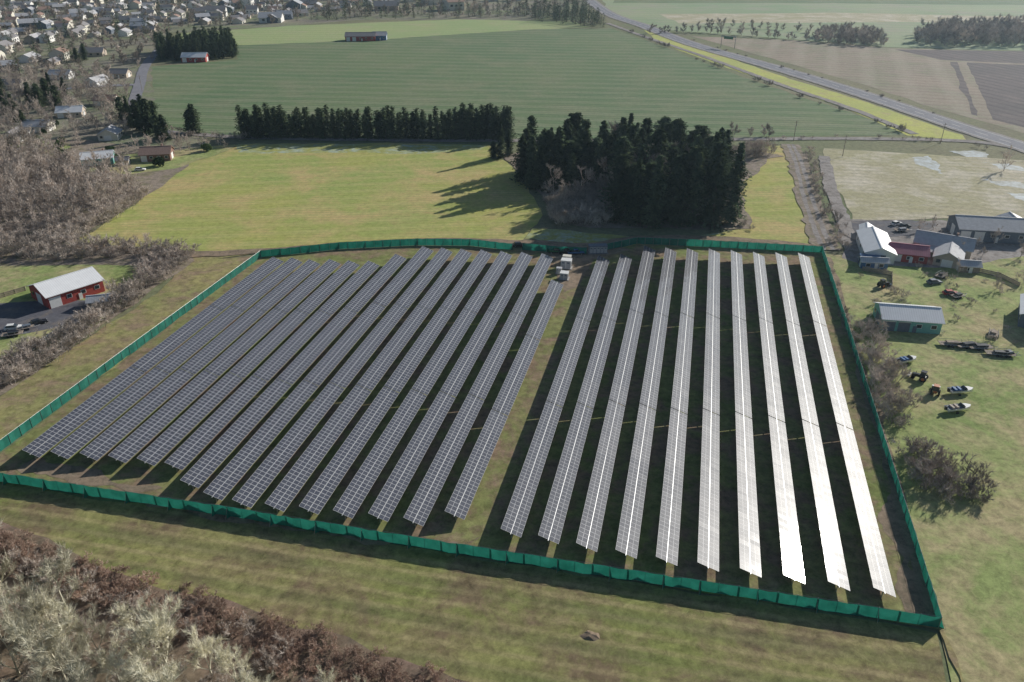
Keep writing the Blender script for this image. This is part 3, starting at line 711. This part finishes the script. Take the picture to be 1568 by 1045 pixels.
for a in ((795,378,5,'black'),(1372,345,30,'white'),(1385,349,20,'black'),(1430,435,10,'slate'),(22,505,15,'white'),(60,497,40,'black'),(1455,452,0,'red'),(215,262,10,'white'),(130,262,80,'slate')): car(*a)
def cabinet(name,u,v,d,col,yaw=-13):
    b=MB(); x,y,z=d; b.box((0,0,.15),(x+.8,y+.8,.3),'gravel'); b.box((0,0,.3+z/2),(x,y,z),col); b.box((0,0,.35+z),(x+.15,y+.15,.1),col)
    n=max(2,int(x/1.1))
    for i in range(n):
        b.box((-x/2+x*(i+.5)/n,-y/2-.02,.3+z*.5),(x/n*.86,.04,z*.86),'lightroofb'); b.box((-x/2+x*(i+.5)/n,-y/2-.05,.3+z*.75),(x/n*.5,.03,z*.16),'slate')
    for s in (-1,1):
        for k in range(4): b.box((s*(x/2+.04),-y*.3+k*y*.2,.3+z*.5),(.08,y*.12,z*.7),'steel')
    p=P(u,v); b.obj(name,None,(p.x,p.y,.04),math.radians(yaw))
cabinet('inverter_cabinet',867,411,(3.2,2.4,2.6),'white'); cabinet('transformer_cabinet',864,428,(2.4,2.2,2.0),'white'); cabinet('switchgear_cabinet',868,403,(2.6,1.6,2.2),'cream')
cabinet('battery_cabinet',856,420,(1.6,1.2,1.8),'lightroofb')
cabinet('shipping_container',915,388,(6,2.4,2.5),'slate',5); cabinet('storage_container',1330,404,(6,2.4,2.5),'blue',-10)
def trailer(u,v,yaw,L=6):
    b=MB(); b.box((0,0,.75),(L,2.2,.14),'wood'); 
    for s in (-1,1):
        b.tube((-L/2,s*1.1,.75),(L/2,s*1.1,.75),.07,.07,'steel',4); b.tube((L/2,s*.8,.7),(L/2+1.6,0,.6),.06,.06,'steel',4)
        for x in (-.9,0): b.tube((x,s*1.12,.4),(x,s*1.35,.4),.4,.4,'rubber',12)
        for k in range(4): b.tube((-L/2+k*L/3,s*1.05,.8),(-L/2+k*L/3,s*1.05,1.5),.04,.04,'steel',4)
        b.tube((-L/2,s*1.05,1.5),(L/2,s*1.05,1.5),.04,.04,'steel',4)
    b.box((.3,0,1.1),(L*.5,1.2,.5),rnd.choice(('black','slate','wood')))
    p=P(u,v); b.obj('flatbed_trailer',None,(p.x,p.y,0.05),math.radians(yaw))
for a in ((1455,530,-5),(1480,532,10),(1500,535,0),(1530,545,-10,7),(1440,425,40,4),(1465,456,20,4),(1520,515,60,4),(1380,355,10,5),(20,515,20,5),(40,505,30,4),(1540,545,10,4)): trailer(*a)
def wall_fence(name,pts,h,mat):
    o=P(*pts[0]); b=MB()
    for a,c in zip(pts[:-1],pts[1:]):
        A_=P(*a)-o;B_=P(*c)-o; d=B_-A_; n=max(1,int(d.length/2.4))
        for i in range(n+1): q=A_+d*i/n; b.box((q.x,q.y,h/2+.05),(.14,.14,h+.1),mat)
        yaw=math.atan2(d.y,d.x); mm=(A_+B_)/2
        for k in range(3): b.box((mm.x,mm.y,h*(.2+.33*k)),(d.length,.06,h*.27),mat,1,yaw)
    b.obj(name,None,tuple(o))
wall_fence('white_board_fence',[(40,545),(98,505)],1.6,'white')
wall_fence('wooden_fence',[(1320,415),(1365,423),(1365,440)],1.5,'wood')
wall_fence('wooden_fence',[(1465,410),(1530,425),(1560,440)],1.5,'wood')
wall_fence('board_fence',[(-40,470),(40,446)],1.6,'wood')
b=MB()
for s in (-6,6): b.tube((s,0,0),(s,0,9),.25,.25,'steel')
b.box((0,0,9),(13,.6,.8),'steel'); b.box((0,-.4,8.2),(8,.15,2.2),'greenp'); p=P(1114,74); b.obj('highway_sign_gantry',None,(p.x,p.y,0),math.radians(-35))
def pole(u,v,yaw=0,h=10):
    b=MB(); b.tube((0,0,0),(0,0,h),.16,.11,'wood',8); b.box((0,0,h-.8),(2.4,.12,.14),'wood')
    for x in (-1.05,-.4,.4,1.05): b.tube((x,0,h-.72),(x,0,h-.5),.05,.03,'slate',6)
    b.tube((.25,0,h-2.6),(.25,0,h-1.7),.2,.2,'steel',10)
    p=P(u,v); b.obj('utility_pole',None,(p.x,p.y,0),math.radians(yaw))
for u,v in ((1215,216),(1440,220),(1290,240),(218,140),(205,180)): pole(u,v,20)
b=MB(); q=random.Random(3)
vs=[(0,0,.45)]+[(math.cos(k*.628)*q.uniform(1.3,2.2),math.sin(k*.628)*q.uniform(.8,1.4),-.02) for k in range(10)]+[(math.cos(k*.628+.3)*q.uniform(.6,1),math.sin(k*.628+.3)*q.uniform(.4,.8),.33+q.uniform(-.1,.1)) for k in range(10)]
fs=[]
for k in range(10): k2=(k+1)%10; fs+=[(1+k,1+k2,11+k),(1+k2,11+k2,11+k),(0,11+k,11+k2)]
b.add(vs,fs,'mud'); p=P(905,975); b.obj('dirt_mound',None,(p.x,p.y,.1))

# ------------------------------------------------------------------ light, sky, air
n=Vector((E.x*math.sin(TILT),E.y*math.sin(TILT),math.cos(TILT)))
tgt=P(1212,872,ZC); vv=(Vector((0,0,H))-tgt).normalized()
s=(2*n.dot(vv)*n-vv).normalized()
el=math.asin(s.z); az=math.atan2(s.x,s.y)
sl=bpy.data.lights.new('sun','SUN'); sl.energy=5.0; sl.angle=math.radians(.53); sl.color=(1,.97,.90)
so=bpy.data.objects.new('sun',sl); so.rotation_euler=s.to_track_quat('Z','Y').to_euler(); so.location=(200,200,300); link(so)
w=bpy.data.worlds.new('World'); sc.world=w; w.use_nodes=True; nt=w.node_tree
sky=nt.nodes.new('ShaderNodeTexSky'); sky.sky_type='NISHITA'; sky.sun_disc=False; sky.sun_elevation=el; sky.sun_rotation=az; sky.dust_density=1.0; sky.air_density=1.3; sky.ozone_density=3.5
bg=nt.nodes['Background']; nt.links.new(sky.outputs[0],bg.inputs[0]); bg.inputs[1].default_value=.058
hm=bpy.data.materials.new('haze'); hm.use_nodes=True; nt=hm.node_tree; nt.nodes.clear()
out=nt.nodes.new('ShaderNodeOutputMaterial'); vs_=nt.nodes.new('ShaderNodeVolumeScatter')
vs_.inputs['Color'].default_value=(.58,.80,1,1); vs_.inputs['Density'].default_value=.00010; vs_.inputs['Anisotropy'].default_value=.5
nt.links.new(vs_.outputs[0],out.inputs['Volume'])
hb=MB(); M['haze']=hm; hb.box((0,6000,119),(17900,17900,240),'haze'); hb.obj('haze_layer')

cam=bpy.data.cameras.new('camera'); cam.lens=28.01; cam.sensor_width=36; cam.clip_end=30000; cam.clip_start=.5
co=bpy.data.objects.new('camera',cam); co.location=(0,0,H); co.rotation_euler=(math.radians(90-28.3),0,0); link(co); sc.camera=co
sc.view_settings.view_transform='Standard'; sc.view_settings.look='None'; sc.view_settings.exposure=0
